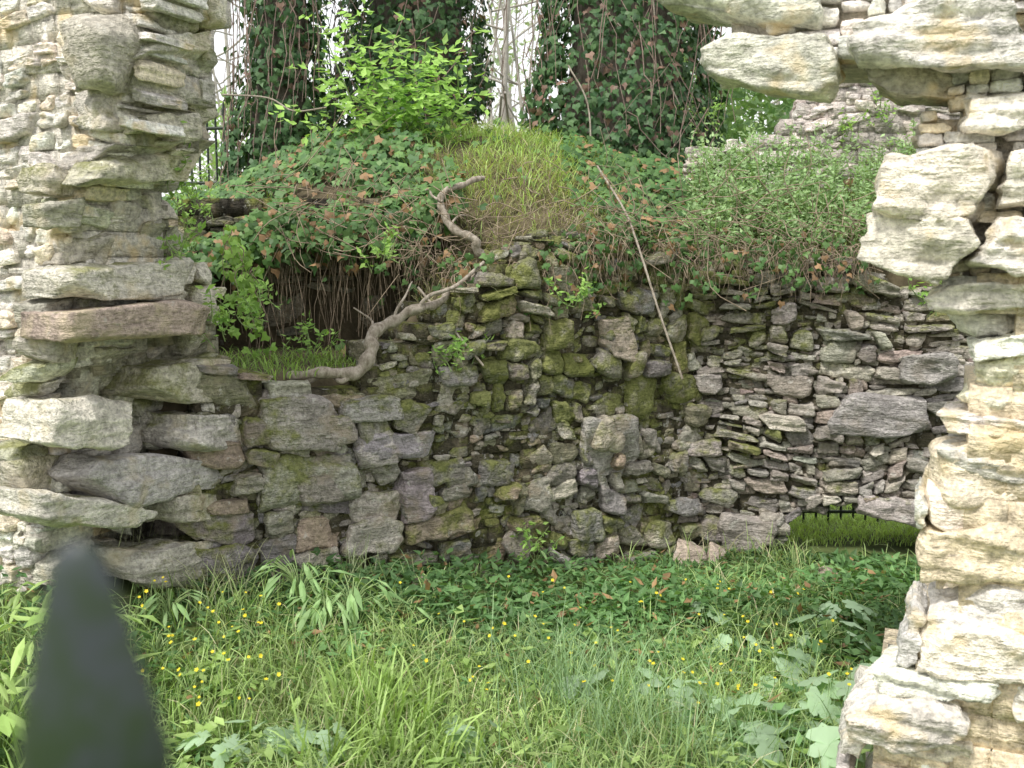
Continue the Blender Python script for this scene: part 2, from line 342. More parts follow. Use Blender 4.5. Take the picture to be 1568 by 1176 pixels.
rubble(aw,Cc,AD,AN,-.15,3.2,-.3,2.4,.18,.36,PAL_A,CI,top=AT,bot=ab,moss=amoss,depth=.3,offj=.045,wave=.12,amp=.17,coredepth=.8,mcH=(.3,.5),jit=.2,rot=.09,r=.22,hf=(.55,1.25),coreoff=-.06)
chink(aw,Cc,AD,AN,-.1,3.2,-.3,2.4,PAL_A,-.045,top=lambda s:AT(s)-.03,bot=ab,moss=amoss,wave=.05,rot=.12,jit=.25)
ss=np.linspace(arcl[1,0],arcl[-2,0],11)
for a,b in zip(ss[:-1],ss[1:]):
    za,zb=arcz(a),arcz(b); g=.004; hh=rng.uniform(.05,.10); ti=(a-ss.mean())*.25; jz=rng.uniform(-.02,.02)
    Q=[A3+AD3*(a+g)+np.array([0,0,za+jz]),A3+AD3*(b-g)+np.array([0,0,zb+jz]),A3+AD3*(b-g+ti*hh)+np.array([0,0,zb+hh]),A3+AD3*(a+g+ti*hh)+np.array([0,0,za+hh])]
    o=AN3*rng.uniform(-.02,.05); stone(aw,[q+o for q in Q],-AN3*.45,pick(PAL_A),.0,amp=.15)
def aq(quad,off,col,**k):
    stone(aw,[hitplane(x,y,A3+AN3*off,AN3) for x,y in quad],-AN3*.3,np.array(col),-.1,tpl=T2,**k)
aq([(1268,668),(1425,672),(1425,612),(1265,602)],.07,(.36,.34,.33),amp=.1,r=.08)
aq([(1180,660),(1240,665),(1235,640),(1150,630)],.05,(.52,.48,.41),amp=.1)
aq([(1375,590),(1470,590),(1470,540),(1378,545)],.08,(.42,.40,.38),amp=.1)
aq([(1085,850),(1180,850),(1196,800),(1100,790)],.08,(.36,.33,.30),amp=.12)
aq([(1310,790),(1420,806),(1420,768),(1315,760)],.06,(.42,.38,.36),amp=.12,r=.1)
build('rubble_wall_with_low_arch',aw,M_arc)
# ground height
def gz(x,y):
    z=.3*sm((.9-x)/2.6)*sm((y-3.2)/2.0)+.2*sm((-x-1.6)/.8)*sm((y-3.5)/1.0)
    z=z-np.clip(.19*np.maximum(0,y-7.3),0,.5)
    return z+.03*(vn(np.stack([x*1.7,y*1.7,0*x],-1))-.5)*np.where(np.abs(x)+np.abs(y)<60,1,0)
def gp(px,py):
    d=ray(px,py); c=CAM+d*(-H/d[2])
    for _ in range(5): c=CAM+d*((gz(c[0],c[1])-H)/d[2])
    return c
fs_=Acc()
for (px,py,w_,h_) in [(1055,862,.26,.17),(1100,858,.16,.10),(1272,890,.16,.08),(640,905,.12,.06)]:
    c=gp(px,py); Q=[c+np.array([-w_/2,-.08,-.04]),c+np.array([w_/2,-.05,-.04]),c+np.array([w_*.35,0,h_*.6]),c+np.array([-w_*.4,.02,h_])]
    stone(fs_,Q,np.array([.03,.16,0]),np.array((.46,.38,.32)),-.1,tpl=T1,amp=.16)
build('fallen_stones',fs_,M_arc)
# upper back wall
bw=Acc(); BO=np.array([1.55,8.2]); BD=nz(np.array([3.,-.45])); BN=np.array([BD[1],-BD[0]]); B3=np.array([*BO,0]);BN3=np.array([*BN,0]);BD3=np.array([*BD,0])
def bsz(px,py): q=hitplane(px,py,B3,BN3); return np.dot(q-B3,BD3),q[2]
BTl=np.array([bsz(*a) for a in [(1060,225),(1130,212),(1200,190),(1240,140),(1290,118),(1400,90),(1600,60)]]); BT=lambda s: float(np.interp(s,BTl[:,0],BTl[:,1]))
rubble(bw,BO,BD,BN,0,4.2,1.9,4.1,.2,.32,PAL_B,(.55,.5,.46),top=BT,depth=.25,offj=.025,wave=.10,moss=lambda s,z:-.1,coreoff=-.008,amp=.15,jit=.2,rot=.08,hf=(.5,1.2))
chink(bw,BO,BD,BN,0,4.2,1.9,4.1,PAL_B,-.012,top=lambda s:BT(s)-.05,wave=.05)
build('ruined_upper_wall',bw,M_back)
# recess back wall
rw=Acc(); r0=P(340,540,7.12)[:2]; r1=P(720,400,7.12)[:2]; RDv=nz(r1-r0); RNv=np.array([RDv[1],-RDv[0]])
rubble(rw,r0,RDv,RNv,-.3,1.8,1.1,2.46,.20,.38,[(.26,.25,.19),(.34,.31,.25),(.22,.22,.17)],(.05,.045,.035),moss=lambda s,z:.1,depth=.25,offj=.07,wave=.08,coredepth=.1,rot=.1,jit=.2,hf=(.5,1.2))  # stone and core colours darkened, recess shade put into them
build('recess_rubble_wall',rw,M_int)
# ---------------- ground
g=np.sinh(np.linspace(-6.2,6.2,181))*1.0; gx,gy=np.meshgrid(g,g+5); 
ga=Acc(); nn=181; idx=np.arange(nn*nn).reshape(nn,nn)
fsq=np.stack([idx[:-1,:-1],idx[:-1,1:],idx[1:,1:],idx[1:,:-1]],-1).reshape(-1,4)
ga.add(np.stack([gx,gy,gz(gx,gy)],-1).reshape(-1,3),fsq,(1,1,1,1)); build('ground',ga,M_ground)
# mound
cp=[P(*a) for a in [(330,570,5.6),(420,565,5.8),(520,580,6.0),(430,520,6.7),(560,505,6.6),(600,505,6.15),(690,440,6.5),(800,375,6.7),(900,352,6.85),(1000,385,7.1),(1070,392,7.35),(1200,382,7.3),(1330,385,7.2),(1450,390,7.1),
 (700,315,7.2),(800,285,7.4),(900,290,7.6),(1000,315,7.8),(560,308,7.35),(450,318,7.3),(380,335,7.4),(640,207,8.5),(760,208,8.5),(540,228,8.2),(430,270,8.0),(900,240,9),(1050,275,9),(1200,300,8.0),(1350,300,7.9),(350,330,8)]]
cp+= [np.array(a) for a in [(-3,7,1.8),(-3.5,9,2.4),(0,12,2.6),(-3,12,2.2),(3,12,2.4),(-5,10,1.2),(-7,8,-.3),(-7,14,-.4),(0,17,.5),(6,8,1.6),(8,8,-.2),(7,13,.3),(0,22,-.9),(-4,6,1.4),(5,7,1.8)]]
cp=np.array(cp); Dm=np.linalg.norm(cp[:,None,:2]-cp[None,:,:2],axis=-1); wts=np.linalg.solve(Dm+1e-6*np.eye(len(cp)),cp[:,2])
def mz0(x,y):
    q=np.stack([x,y],-1); z=np.zeros(x.shape)
    for c,w in zip(cp,wts): z=z+w*np.linalg.norm(q-c[:2],axis=-1)
    return z+.12*(vn(np.stack([x*2.1,y*2.1,0*x+5],-1))-.5)+.05*(vn(np.stack([x*7,y*7,0*x+8],-1))-.5)
def inrec(x,y): return sm((x+2.3)/.12)*sm((-.42-x-.35*np.maximum(0,6.9-y))/.15)*(y<7.1)
def mz(x,y):
    z=mz0(x,y); k=inrec(x,y); return z*(1-k)+np.minimum(z,1.46+.04*(y-6))*k
def dI(x,y): return (x-J[0])*IN[0]+(y-J[1])*IN[1]
def dA(x,y): return (x-Cc[0])*AN[0]+(y-Cc[1])*AN[1]
def dF(x,y): return (x-FO[0])*FN[0]+(y-FO[1])*FN[1]
def behind(x,y,m=.12): return ((dI(x,y)<-m)|(dA(x,y)<-m))&(dF(x,y)<-.6)&((x<1.75)|(y<8.1))
mx_=np.arange(-7,8,.07); my_=np.arange(5.2,20,.07); X,Y=np.meshgrid(mx_,my_); Z=mz(X,Y)
dd=np.maximum(-dI(X,Y),-dA(X,Y))-.08; Z=Z-.45*sm(1-dd/.22)
ok=behind(X,Y,.08)&(X<4.6); okf=(ok[:-1,:-1]&ok[:-1,1:]&ok[1:,1:]&ok[1:,:-1])
idx=np.arange(X.size).reshape(X.shape); fsq=np.stack([idx[:-1,:-1],idx[:-1,1:],idx[1:,1:],idx[1:,:-1]],-1)[okf]
ma=Acc(); ma.add(np.stack([X,Y,Z],-1).reshape(-1,3),fsq,(1,1,1,1))
def roofz(x,y): return mz0(x,0*y+7.2)-.08*(7.2-y)-.06*sm((6.75-y)/.3)
def rfront(x): return 6.62+.2*(vn(np.stack([x*3,0*x,0*x],-1))-.5)+.0*x
xs=np.linspace(-2.35,-.4,40); us=np.linspace(0,1,10); XX,UU=np.meshgrid(xs,us); YY=rfront(XX)+(7.3-rfront(XX))*UU; ZT=roofz(XX,YY); ZB=ZT-.05-.08*sm(UU*3)
for ZZ,fl in ((ZT,0),(ZB,1)):
    idx=np.arange(XX.size).reshape(XX.shape); f=np.stack([idx[:-1,:-1],idx[:-1,1:],idx[1:,1:],idx[1:,:-1]],-1).reshape(-1,4); ma.add(np.stack([XX,YY,ZZ],-1).reshape(-1,3),f,(1,1,1,1))
fr=np.concatenate([np.stack([xs,YY[0],ZT[0]],1),np.stack([xs,YY[0],ZB[0]],1)]); i=np.arange(39); ma.add(fr,np.stack([i,i+1,i+41,i+40],1),(1,1,1,1))
build('earth_bank',ma,M_earth)
def mnorm(x,y):
    e=.05; a=(mz0(x+e,y)-mz0(x-e,y))/(2*e); b=(mz0(x,y+e)-mz0(x,y-e))/(2*e); return nz(np.stack([-a,-b,np.ones_like(a)],-1))
# ---------------- leaves
def fan(o,c,drop=0):
    o=np.array(o,float); k=len(o); z=-drop*(o[:,0]**2+o[:,1]**2)*1.0
    v=np.vstack([[c[0],c[1],.0],np.c_[o,z]]); f=[(0,i+1,(i+1)%k+1) for i in range(k)]; return v,np.array(f)
IVY=fan([(0,-.1),(.35,-.25),(.5,.15),(.22,.35),(0,.8),(-.22,.35),(-.5,.15),(-.35,-.25)],(0,.15),.3)
OVAL=fan([(0,0),(.22,.4),(0,1),(-.22,.4)],(0,.45),-.12)
NARR=fan([(0,0),(.10,.3),(.11,.6),(0,1.05),(-.11,.6),(-.10,.3)],(0,.45),.28)
lob=[(0,-.1)]
prl=[(.10,.0),(.30,.02),(.40,.16),(.30,.26),(.14,.28),(.36,.36),(.44,.52),(.30,.60),(.13,.58),(.26,.70),(.26,.84),(.12,.96)]
lob+=prl+[(0,1.05)]+[(-a,b) for a,b in prl[::-1]]
LOB=fan(lob,(0,.42),.22)
def place(acc,T,pos,n,tip,size,col):
    V,Fc=T; N=len(pos)
    if N==0: return
    z=nz(n); y=nz(tip-(tip*z).sum(1,keepdims=True)*z); x=np.cross(y,z); size=np.broadcast_to(size,(N,))[:,None,None]
    fold=rng.uniform(.6,1.8,(N,1,1))
    W=pos[:,None]+size*(V[None,:,0:1]*x[:,None]*rng.uniform(.8,1.15,(N,1,1))+V[None,:,1:2]*y[:,None]+V[None,:,2:3]*fold*z[:,None])
    k=len(V); f=(Fc[None]+(np.arange(N)*k)[:,None,None]).reshape(-1,3)
    c=np.repeat(np.c_[col,np.ones(N)],k,axis=0); acc.add(W.reshape(-1,3),f,c)
def cols(N,a,b,dead=0,deadc=(.30,.19,.10)):
    t=rng.random((N,1)); c=np.array(a)*(1-t)+np.array(b)*t; c=c*rng.uniform(.7,1.3,(N,1))
    m=rng.random(N)<dead; c[m]=np.array(deadc)*rng.uniform(.7,1.4,(m.sum(),1)); return c
def rj(N,s): return rng.normal(0,s,(N,3))
UP=np.array([0,0,1.])
def blades(acc,base,h,w,lean,col):
    N=len(base)
    if N==0: return
    h=np.broadcast_to(h,(N,)); w=np.broadcast_to(w,(N,)); lean=np.broadcast_to(lean,(N,)); a=rng.uniform(0,6.283,N)
    d=np.stack([np.cos(a),np.sin(a),0*a],1); s=np.stack([-np.sin(a+rng.normal(0,.6,N)),np.cos(a),0*a],1)
    vs=[]
    for t,ww in ((0,.7),(.3,1),(.62,.75),(.85,.4),(1,0)):
        c=base+UP*(h*(t-lean*.45*t*t*t))[:,None]+d*(h*lean*t*t*.8+h*.12*t)[:,None]
        if ww: vs+= [c-s*(w*ww/2)[:,None],c+s*(w*ww/2)[:,None]]
        else: vs.append(c)
    V=np.stack(vs,1); o=(np.arange(N)*9)[:,None]
    q=np.concatenate([o+np.array([[0,1,3,2]]),o+np.array([[2,3,5,4]]),o+np.array([[4,5,7,6]])])
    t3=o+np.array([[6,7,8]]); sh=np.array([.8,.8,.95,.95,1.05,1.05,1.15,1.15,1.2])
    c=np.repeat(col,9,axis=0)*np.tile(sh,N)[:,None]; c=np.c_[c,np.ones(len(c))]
    n0=acc.n; acc.add(V.reshape(-1,3),q,c); acc.f.setdefault(3,[]).append(t3+n0)
def gpts(N,x0,x1,y0,y1,cond=None):
    x=rng.uniform(x0,x1,N); y=rng.uniform(y0,y1,N); ok=(dI(x,y)>.03)&(dA(x,y)>.03)&((np.abs(dF(x,y)+.35)>.4)|((x>-1.9)&(x<1.3)))
    x,y=x[ok],y[ok]; return np.stack([x,y,gz(x,y)],1)
def nse(p,sc,o=0): return vn(np.stack([p[:,0]*sc,p[:,1]*sc,0*p[:,0]+o],1))
G1=(.24,.37,.11);G2=(.40,.54,.20);GD1=(.09,.19,.07);GD2=(.17,.30,.115)
ground_cover=Acc()
p=gpts(60000,-3.5,4,3.6,7.6); ppx,ppy=proj(p); w=sm((1080-ppy)/120)+.3; w=w*(.45+.7*(nse(p,2.6,44)>.38)); p=p[rng.random(len(p))<w]; N=len(p)
p[:,2]+=rng.uniform(.0,.13,N)*(.3+1.4*nse(p,2.5))*(.35+.65*sm((7.-p[:,1])/.8)); 
place(ground_cover,OVAL,p,UP+rj(N,.45),rj(N,1)*[1,1,.2],rng.uniform(.025,.085,N)*(.6+.9*nse(p,1.7,12)),cols(N,GD1,GD2,.05)*(.6+.9*nse(p,1.3,4))[:,None])
build('ground_cover_plants',ground_cover,M_leaf,False)
grass=Acc()
p=gpts(72000,-3.5,3.5,3.0,7.0); ppx,ppy=proj(p); n_=nse(p,1.3,2); lim=915+100*sm((ppx-500)/500); w=np.clip(sm((ppy-lim)/120)+.10+.25*(nse(p,3.1,77)>.6),0,1)*sm((n_-.15)/.35); p=p[rng.random(len(p))<w*.85]; N=len(p)
blades(grass,p,rng.uniform(.08,.26,N)*(.5+1.0*nse(p,1.6,7)),rng.uniform(.003,.008,N),rng.uniform(.1,1.3,N),cols(N,G1,(.48,.60,.28),.08,(.58,.54,.36))*(.75+.55*nse(p,2,31))[:,None])
def clump(px,py,r,N,h0,h1,w0,w1,c1=G1,c2=G2,l=(.1,.8)):
    c=gp(px,py)
    b=np.stack([c[0]+rng.normal(0,r,N),c[1]+rng.normal(0,r,N),np.zeros(N)],1); b[:,2]=gz(b[:,0],b[:,1]); blades(grass,b,rng.uniform(h0,h1,N),rng.uniform(w0,w1,N),rng.uniform(*l,N),cols(N,c1,c2)); return c
BL=((.20,.33,.16),(.34,.48,.26))
for a in [(560,1110,.08,110,.2,.45,.010,.017),(620,1130,.09,100,.2,.42,.010,.017),(650,1180,.12,90,.2,.4,.01,.016),(540,1190,.12,90,.2,.4,.01,.016),(870,1080,.16,200,.25,.5,.003,.007,*BL),(960,1150,.2,260,.25,.5,.003,.007,*BL),(1030,1060,.25,200,.2,.42,.003,.007,*BL),(1180,1180,.25,220,.2,.45,.003,.007,*BL),(300,1080,.3,250,.12,.3,.004,.009),(330,920,.15,140,.2,.42,.002,.005,(.34,.39,.22),(.58,.58,.4)),(220,880,.12,100,.2,.4,.002,.005,(.34,.39,.22),(.58,.58,.4)),(550,910,.05,30,.25,.45,.003,.006,(.3,.38,.2),(.45,.5,.3)),(20,1050,.15,160,.2,.4,.01,.02),(760,1000,.2,120,.15,.35,.003,.006,*BL),(1000,940,.2,100,.15,.3,.003,.006,*BL)]:
    clump(*a)
x=rng.uniform(.6,6,26000); y=rng.uniform(7.15,12,26000); okk=dA(x,y)<-.02; bp=np.stack([x,y,gz(x,y)],1)[okk]; N=len(bp)
blades(grass,bp,rng.uniform(.03,.09,N),rng.uniform(.006,.012,N),rng.uniform(.1,1,N),cols(N,(.44,.62,.18),(.58,.76,.26)))  # meadow past the arch: blades coloured brighter in place of missing light
build('grass',grass,M_leaf,False)
broad=Acc(); stems=[]
def rosette(px,py,n,size,h,c1,c2,T=LOB,sp=.6):
    c=gp(px,py)
    for i in range(n):
        a=rng.uniform(0,6.28); rr=rng.uniform(.2,1)*h*sp; e=c+np.array([math.cos(a)*rr,math.sin(a)*rr,h*rng.uniform(.45,1)])
        stems.append((catmull([c,c+(e-c)*[.3,.3,.7],e],3),.003)); s=size*rng.uniform(.6,1.15)
        tip=np.array([[math.cos(a),math.sin(a),-.2]])
        place(broad,T,e[None],(UP+np.array([math.cos(a),math.sin(a),0])*.35)[None]+rj(1,.22),tip,s,cols(1,c1,c2))
PL1=(.32,.47,.28);PL2=(.45,.60,.42)
for a in [(460,940,30,.15,.32),(540,965,34,.15,.28),(500,975,24,.14,.24),(610,960,18,.12,.2),(820,880,14,.1,.2),(260,960,16,.12,.2)]: rosette(*a,(.24,.40,.16),(.38,.54,.26),T=NARR)
for a in [(1130,1000,9,.18,.2),(1260,1010,9,.2,.24),(1180,1060,9,.2,.2),(960,1080,8,.17,.17),(1030,1085,8,.18,.18),(1080,1110,7,.17,.18),(1200,1130,11,.18,.22),(1290,1110,11,.2,.25),(1150,1160,10,.18,.22),(1250,1185,11,.18,.25),(880,1070,6,.15,.15),(490,1170,9,.14,.18),(430,1150,8,.13,.15),(1350,1060,9,.15,.22),(1080,960,7,.14,.16),(1290,960,8,.15,.18),(720,1150,7,.13,.15),(340,1170,7,.13,.15)]:
    rosette(*a,PL1,PL2)
for i in range(34): rosette(rng.uniform(-60,160),rng.uniform(950,1200),6,rng.uniform(.1,.17),.25,G1,G2,T=OVAL if i%2 else NARR)
for i in range(130): rosette(rng.uniform(180,1300),rng.uniform(990,1240),5,rng.uniform(.06,.13),.15,G1,G2,T=OVAL)
for i in range(90): rosette(rng.uniform(200,1400),rng.uniform(880,1030),6,rng.uniform(.05,.1),.13,(.16,.27,.1),(.25,.38,.16),T=OVAL if i%2 else NARR)
pb=empty('broadleaf_weeds'); build('leaves',broad,M_leaf,False,pb)
M_stem=plain_mat('green_stem',C4(.18,.27,.10),C4(.3,.4,.17),20,.6,.1)
tubes('stalks',stems,M_stem,pb,0)
bc=Acc(); bst=[]
PET=fan([(math.cos(a)*r_,math.sin(a)*r_) for a,r_ in [(i*math.pi/5,1 if i%2==0 else .72) for i in range(10)]],(0,0),-.3)
for i in range(130):
    px=rng.choice([rng.uniform(200,420),rng.uniform(850,1330),rng.uniform(600,1300)]); py=rng.uniform(900,1090); c=gp(px,py+50); hh=rng.uniform(.14,.28); e=c+np.array([rng.normal(0,.03),rng.normal(0,.03),hh])
    bst.append((np.array([c,e]),.0015)); place(bc,PET,e[None],(UP+np.array([0,-.5,0]))[None]+rj(1,.3),rj(1,1),rng.uniform(.007,.012),np.array([[.85,.70,.05]]))
pb2=empty('buttercups'); M_fl=leaf_mat('petal',.3,.5,.3); build('flowers',bc,M_fl,False,pb2); tubes('flower_stems',bst,M_stem,pb2,0)
# ---------------- bank vegetation
def mpts(N,x0,x1,y0,y1,m=.05):
    x=rng.uniform(x0,x1,N); y=rng.uniform(y0,y1,N); ok=behind(x,y,m); x,y=x[ok],y[ok]; return np.stack([x,y,mz(x,y)],1)
p=mpts(60000,-4.5,5,5.4,11); px,py=proj(p); n_=nse(p,1.2,3)
bright=sm(1-np.abs(px-800)/230)*sm((360-py)/60)+.35*(px>1050)+.45*(px<420)*(py<340)
kg=(rng.random(len(p))<np.clip(bright+.12*((py<330)|(px>680)),0,1)*.75)&(inrec(p[:,0],p[:,1])<.3)
bg=Acc(); q=p[kg]; N=len(q)
blades(bg,q,rng.uniform(.08,.24,N),rng.uniform(.004,.008,N),rng.uniform(.3,1.3,N),cols(N,(.32,.48,.12),(.48,.64,.24),.14,(.54,.49,.32)))
q=mpts(60000,-1.0,5,5.8,8); px,py=proj(q); q=q[((dI(q[:,0],q[:,1])>-.45)|(dA(q[:,0],q[:,1])>-.4))&(py<480)&(px>640)]; q=q[:8000]; N=len(q)
blades(bg,q,rng.uniform(.08,.2,N),rng.uniform(.003,.006,N),rng.uniform(.8,2.2,N),cols(N,(.32,.36,.16),(.54,.49,.32)))
q=mpts(6000,-2.2,-.6,5.5,6.5); q=q[inrec(q[:,0],q[:,1])>.5][:1200]; blades(bg,q,rng.uniform(.05,.12,len(q)),rng.uniform(.004,.008,len(q)),rng.uniform(.3,1.2,len(q)),cols(len(q),(.2,.34,.08),(.34,.5,.14)))
build('bank_grass',bg,M_leaf,False)
iv=Acc()
IV1=(.06,.14,.045);IV2=(.15,.27,.085)
p=mpts(70000,-4.5,5,5.4,10); p=p[inrec(p[:,0],p[:,1])<.3]; px,py=proj(p); w=(.85*sm((700-px)/120)*sm((385-py)/50)+.7*sm((px-830)/80)*sm((1130-px)/120)+.10*((py<350)|(px>700)))*(.4+.9*(nse(p,2.2,9)>.42)); w=w*(1-.8*((px>700)&(px<860)))
q=p[rng.random(len(p))<w*.5]; N=len(q); q=q+mnorm(q[:,0],q[:,1])*rng.uniform(.02,.16,(N,1))
place(iv,IVY,q,mnorm(q[:,0],q[:,1])+UP*.2+np.array([0,-.5,0])+rj(N,.35),np.array([0,-.4,-.6])+rj(N,.6),rng.uniform(.045,.09,N),cols(N,IV1,IV2,.12))
N=4600; x=rng.uniform(-2.45,-.35,N); y=rng.uniform(6.5,7.5,N); q=np.stack([x,y,roofz(x,y)+rng.uniform(.0,.14,N)+.1*(vn(np.stack([x*4,y*4,0*x],1))-.3)],1); f_=sm((6.8-y)/.25)[:,None]; q[:,2]-=.10*f_[:,0]*rng.random(N)
kk=nse(q,3,21)>.25; q=q[kk]; f_=f_[kk]; N=len(q)
place(iv,IVY,q,UP+np.array([0,-.4,0])-np.array([0,.9,.5])*f_+rj(N,.4),np.array([0,-.6,-.4])+rj(N,.6),rng.uniform(.045,.09,N),cols(N,IV1,IV2,.16))
strands=[]; 
def curtain(pxa,pxb,pya,pyb,d0,d1,N,l0,l1,leafp,out,ls=.07,c1=IV1,c2=IV2,dead=.15,fz=None):
    for i in range(N):
        t=rng.random(); a=P(pxa+(pxb-pxa)*t,pya+(pyb-pya)*t+rng.normal(0,12),d0+(d1-d0)*t+rng.normal(0,.06)); L=rng.uniform(l0,l1)
        if fz: a[2]=float(roofz(np.array(a[0]),np.array(a[1])))-rng.uniform(0,.08)
        k=6; ts=np.linspace(0,1,k); o=rng.normal(0,.12,2); ph=rng.uniform(0,6,2)
        pts=np.stack([a[0]+o[0]*ts*L+.025*np.sin(ts*7+ph[0]),a[1]-out*np.sin(ts*1.6)*rng.uniform(.5,1)+.03*np.sin(ts*6+ph[1]),a[2]+.05*np.sin(ts*3)-L*ts**1.3],1)
        strands.append((pts,np.linspace(1,.4,k)*rng.uniform(.0015,.0045)))
        m=rng.random(k)<leafp; q=pts[m]; n=len(q)
        if n: 
            q=np.repeat(q,2,0)+rj(2*n,.03); place(iv,IVY,q,np.array([0,-1,.4])+rj(2*n,.5),np.array([0,0,-1])+rj(2*n,.5),rng.uniform(.6,1.3,2*n)*ls,cols(2*n,c1,c2,dead))
curtain(360,690,330,330,6.65,6.65,130,.05,.2,.45,.06,fz=1)
curtain(370,690,330,330,6.68,6.68,190,.2,.8,.02,.03,fz=1)
curtain(600,720,350,420,6.6,6.45,90,.15,.35,.1,.1,.05)
curtain(690,960,430,360,6.35,6.7,200,.1,.4,.2,.12,.05)
curtain(950,1330,385,385,6.95,6.95,330,.08,.3,.12,.12,.05)
curtain(345,390,340,440,6.4,6.0,20,.2,.6,.6,.05,.06,(.18,.34,.06),(.32,.52,.12),0)
for i in range(380):
    px=rng.uniform(420,1330); py=np.interp(px,[420,700,900,1330],[300,365,330,350])+rng.normal(0,34); d=np.interp(px,[420,700,900,1330],[6.5,6.4,6.7,6.95]); a=P(px,py,d-.05)
    v=rng.normal(0,1,3)*[.2,.06,.17]; strands.append((catmull([a,a+v*.5+rj(1,.04)[0],a+v],3),rng.uniform(.0015,.0035)))
pv=empty('trailing_ivy'); build('ivy_leaves',iv,M_ivy,False,pv); tubes('dry_stems_and_roots',strands,M_dry,pv,0)
hb=Acc(); hst=[]
def shoot(a,h,n,ls,c1,c2,T=OVAL,sp=.25,st=hst,acc=hb):
    e=a+np.array([rng.normal(0,sp*h),rng.normal(0,sp*h)-.05,h]); pts=catmull([a,a+(e-a)*.5+rj(1,.02)[0],e],3); st.append((pts,np.linspace(.004,.0015,len(pts))))
    t=rng.uniform(.2,1,n); q=a+(e-a)*t[:,None]+rj(n,.012+.035*h); place(acc,T,q,UP*.8+np.array([0,-.5,0])+rj(n,.5),rj(n,1)*[1,1,.5]+[0,0,.1],rng.uniform(.6,1.3,n)*ls,cols(n,c1,c2))
for i in range(520):
    px=rng.uniform(1060,1420); py=rng.uniform(250,390); d=np.interp(py,[250,395],[7.95,7.1])
    if rng.random()<sm((py-230)/100)+.25: shoot(P(px,py,d),rng.uniform(.12,.38),24,.045,(.24,.38,.16),(.38,.52,.27))
for c in [(480,545,6.1),(395,490,5.7),(300,330,7),(310,300,7),(590,395,6.2),(700,560,6.0),(1080,190,9),(1300,205,8.0),(1350,180,7.95),(1390,250,7.9),(820,850,6.2),(340,520,5.4),(270,400,5.0),(280,270,4.95),(1430,480,6.3),(880,470,6.3)]:
    for k in range(8): shoot(P(*c)+rj(1,.06)[0],rng.uniform(.06,.18),12,.045,(.2,.38,.08),(.34,.52,.14),sp=.5)
ph=empty('wild_herbs'); build('herb_leaves',hb,M_leaf,False,ph); tubes('herb_stems',hst,M_stem,ph,0)
sp=Acc(); sst=[]
for (x0,y0,x1,y1,m) in [(600,200,520,20,70),(640,205,600,70,80),(670,205,700,100,70),(640,210,570,120,50),(620,215,540,150,45),(690,210,650,95,50),(600,220,640,150,50),(500,215,480,190,20),(560,240,500,60,40)]:
    a,b=P(x0,y0,8.4),P(x1,y1,8.0); pts=catmull([a,(a+b)/2+rj(1,.08)[0],b],6); sst.append((pts,np.linspace(.012,.004,len(pts))))
    for k in range(int(m*.6)):
        t=rng.uniform(.15,1); q=a+(b-a)*t+rj(1,.13)[0]; dr=rj(1,1)[0]; dr[2]*=.3; dr=nz(dr)
        for j in range(4):
            place(sp,OVAL,(q+dr*.05*j)[None],(UP+np.array([0,-.6,0]))[None]+rj(1,.3),(dr+rj(1,.7)[0])[None],rng.uniform(.07,.12),cols(1,(.28,.48,.10),(.42,.64,.18)))
ps=empty('elder_sapling'); build('leaves_',sp,M_leaf,False,ps); tubes('stems_',sst,M_stem,ps,1)
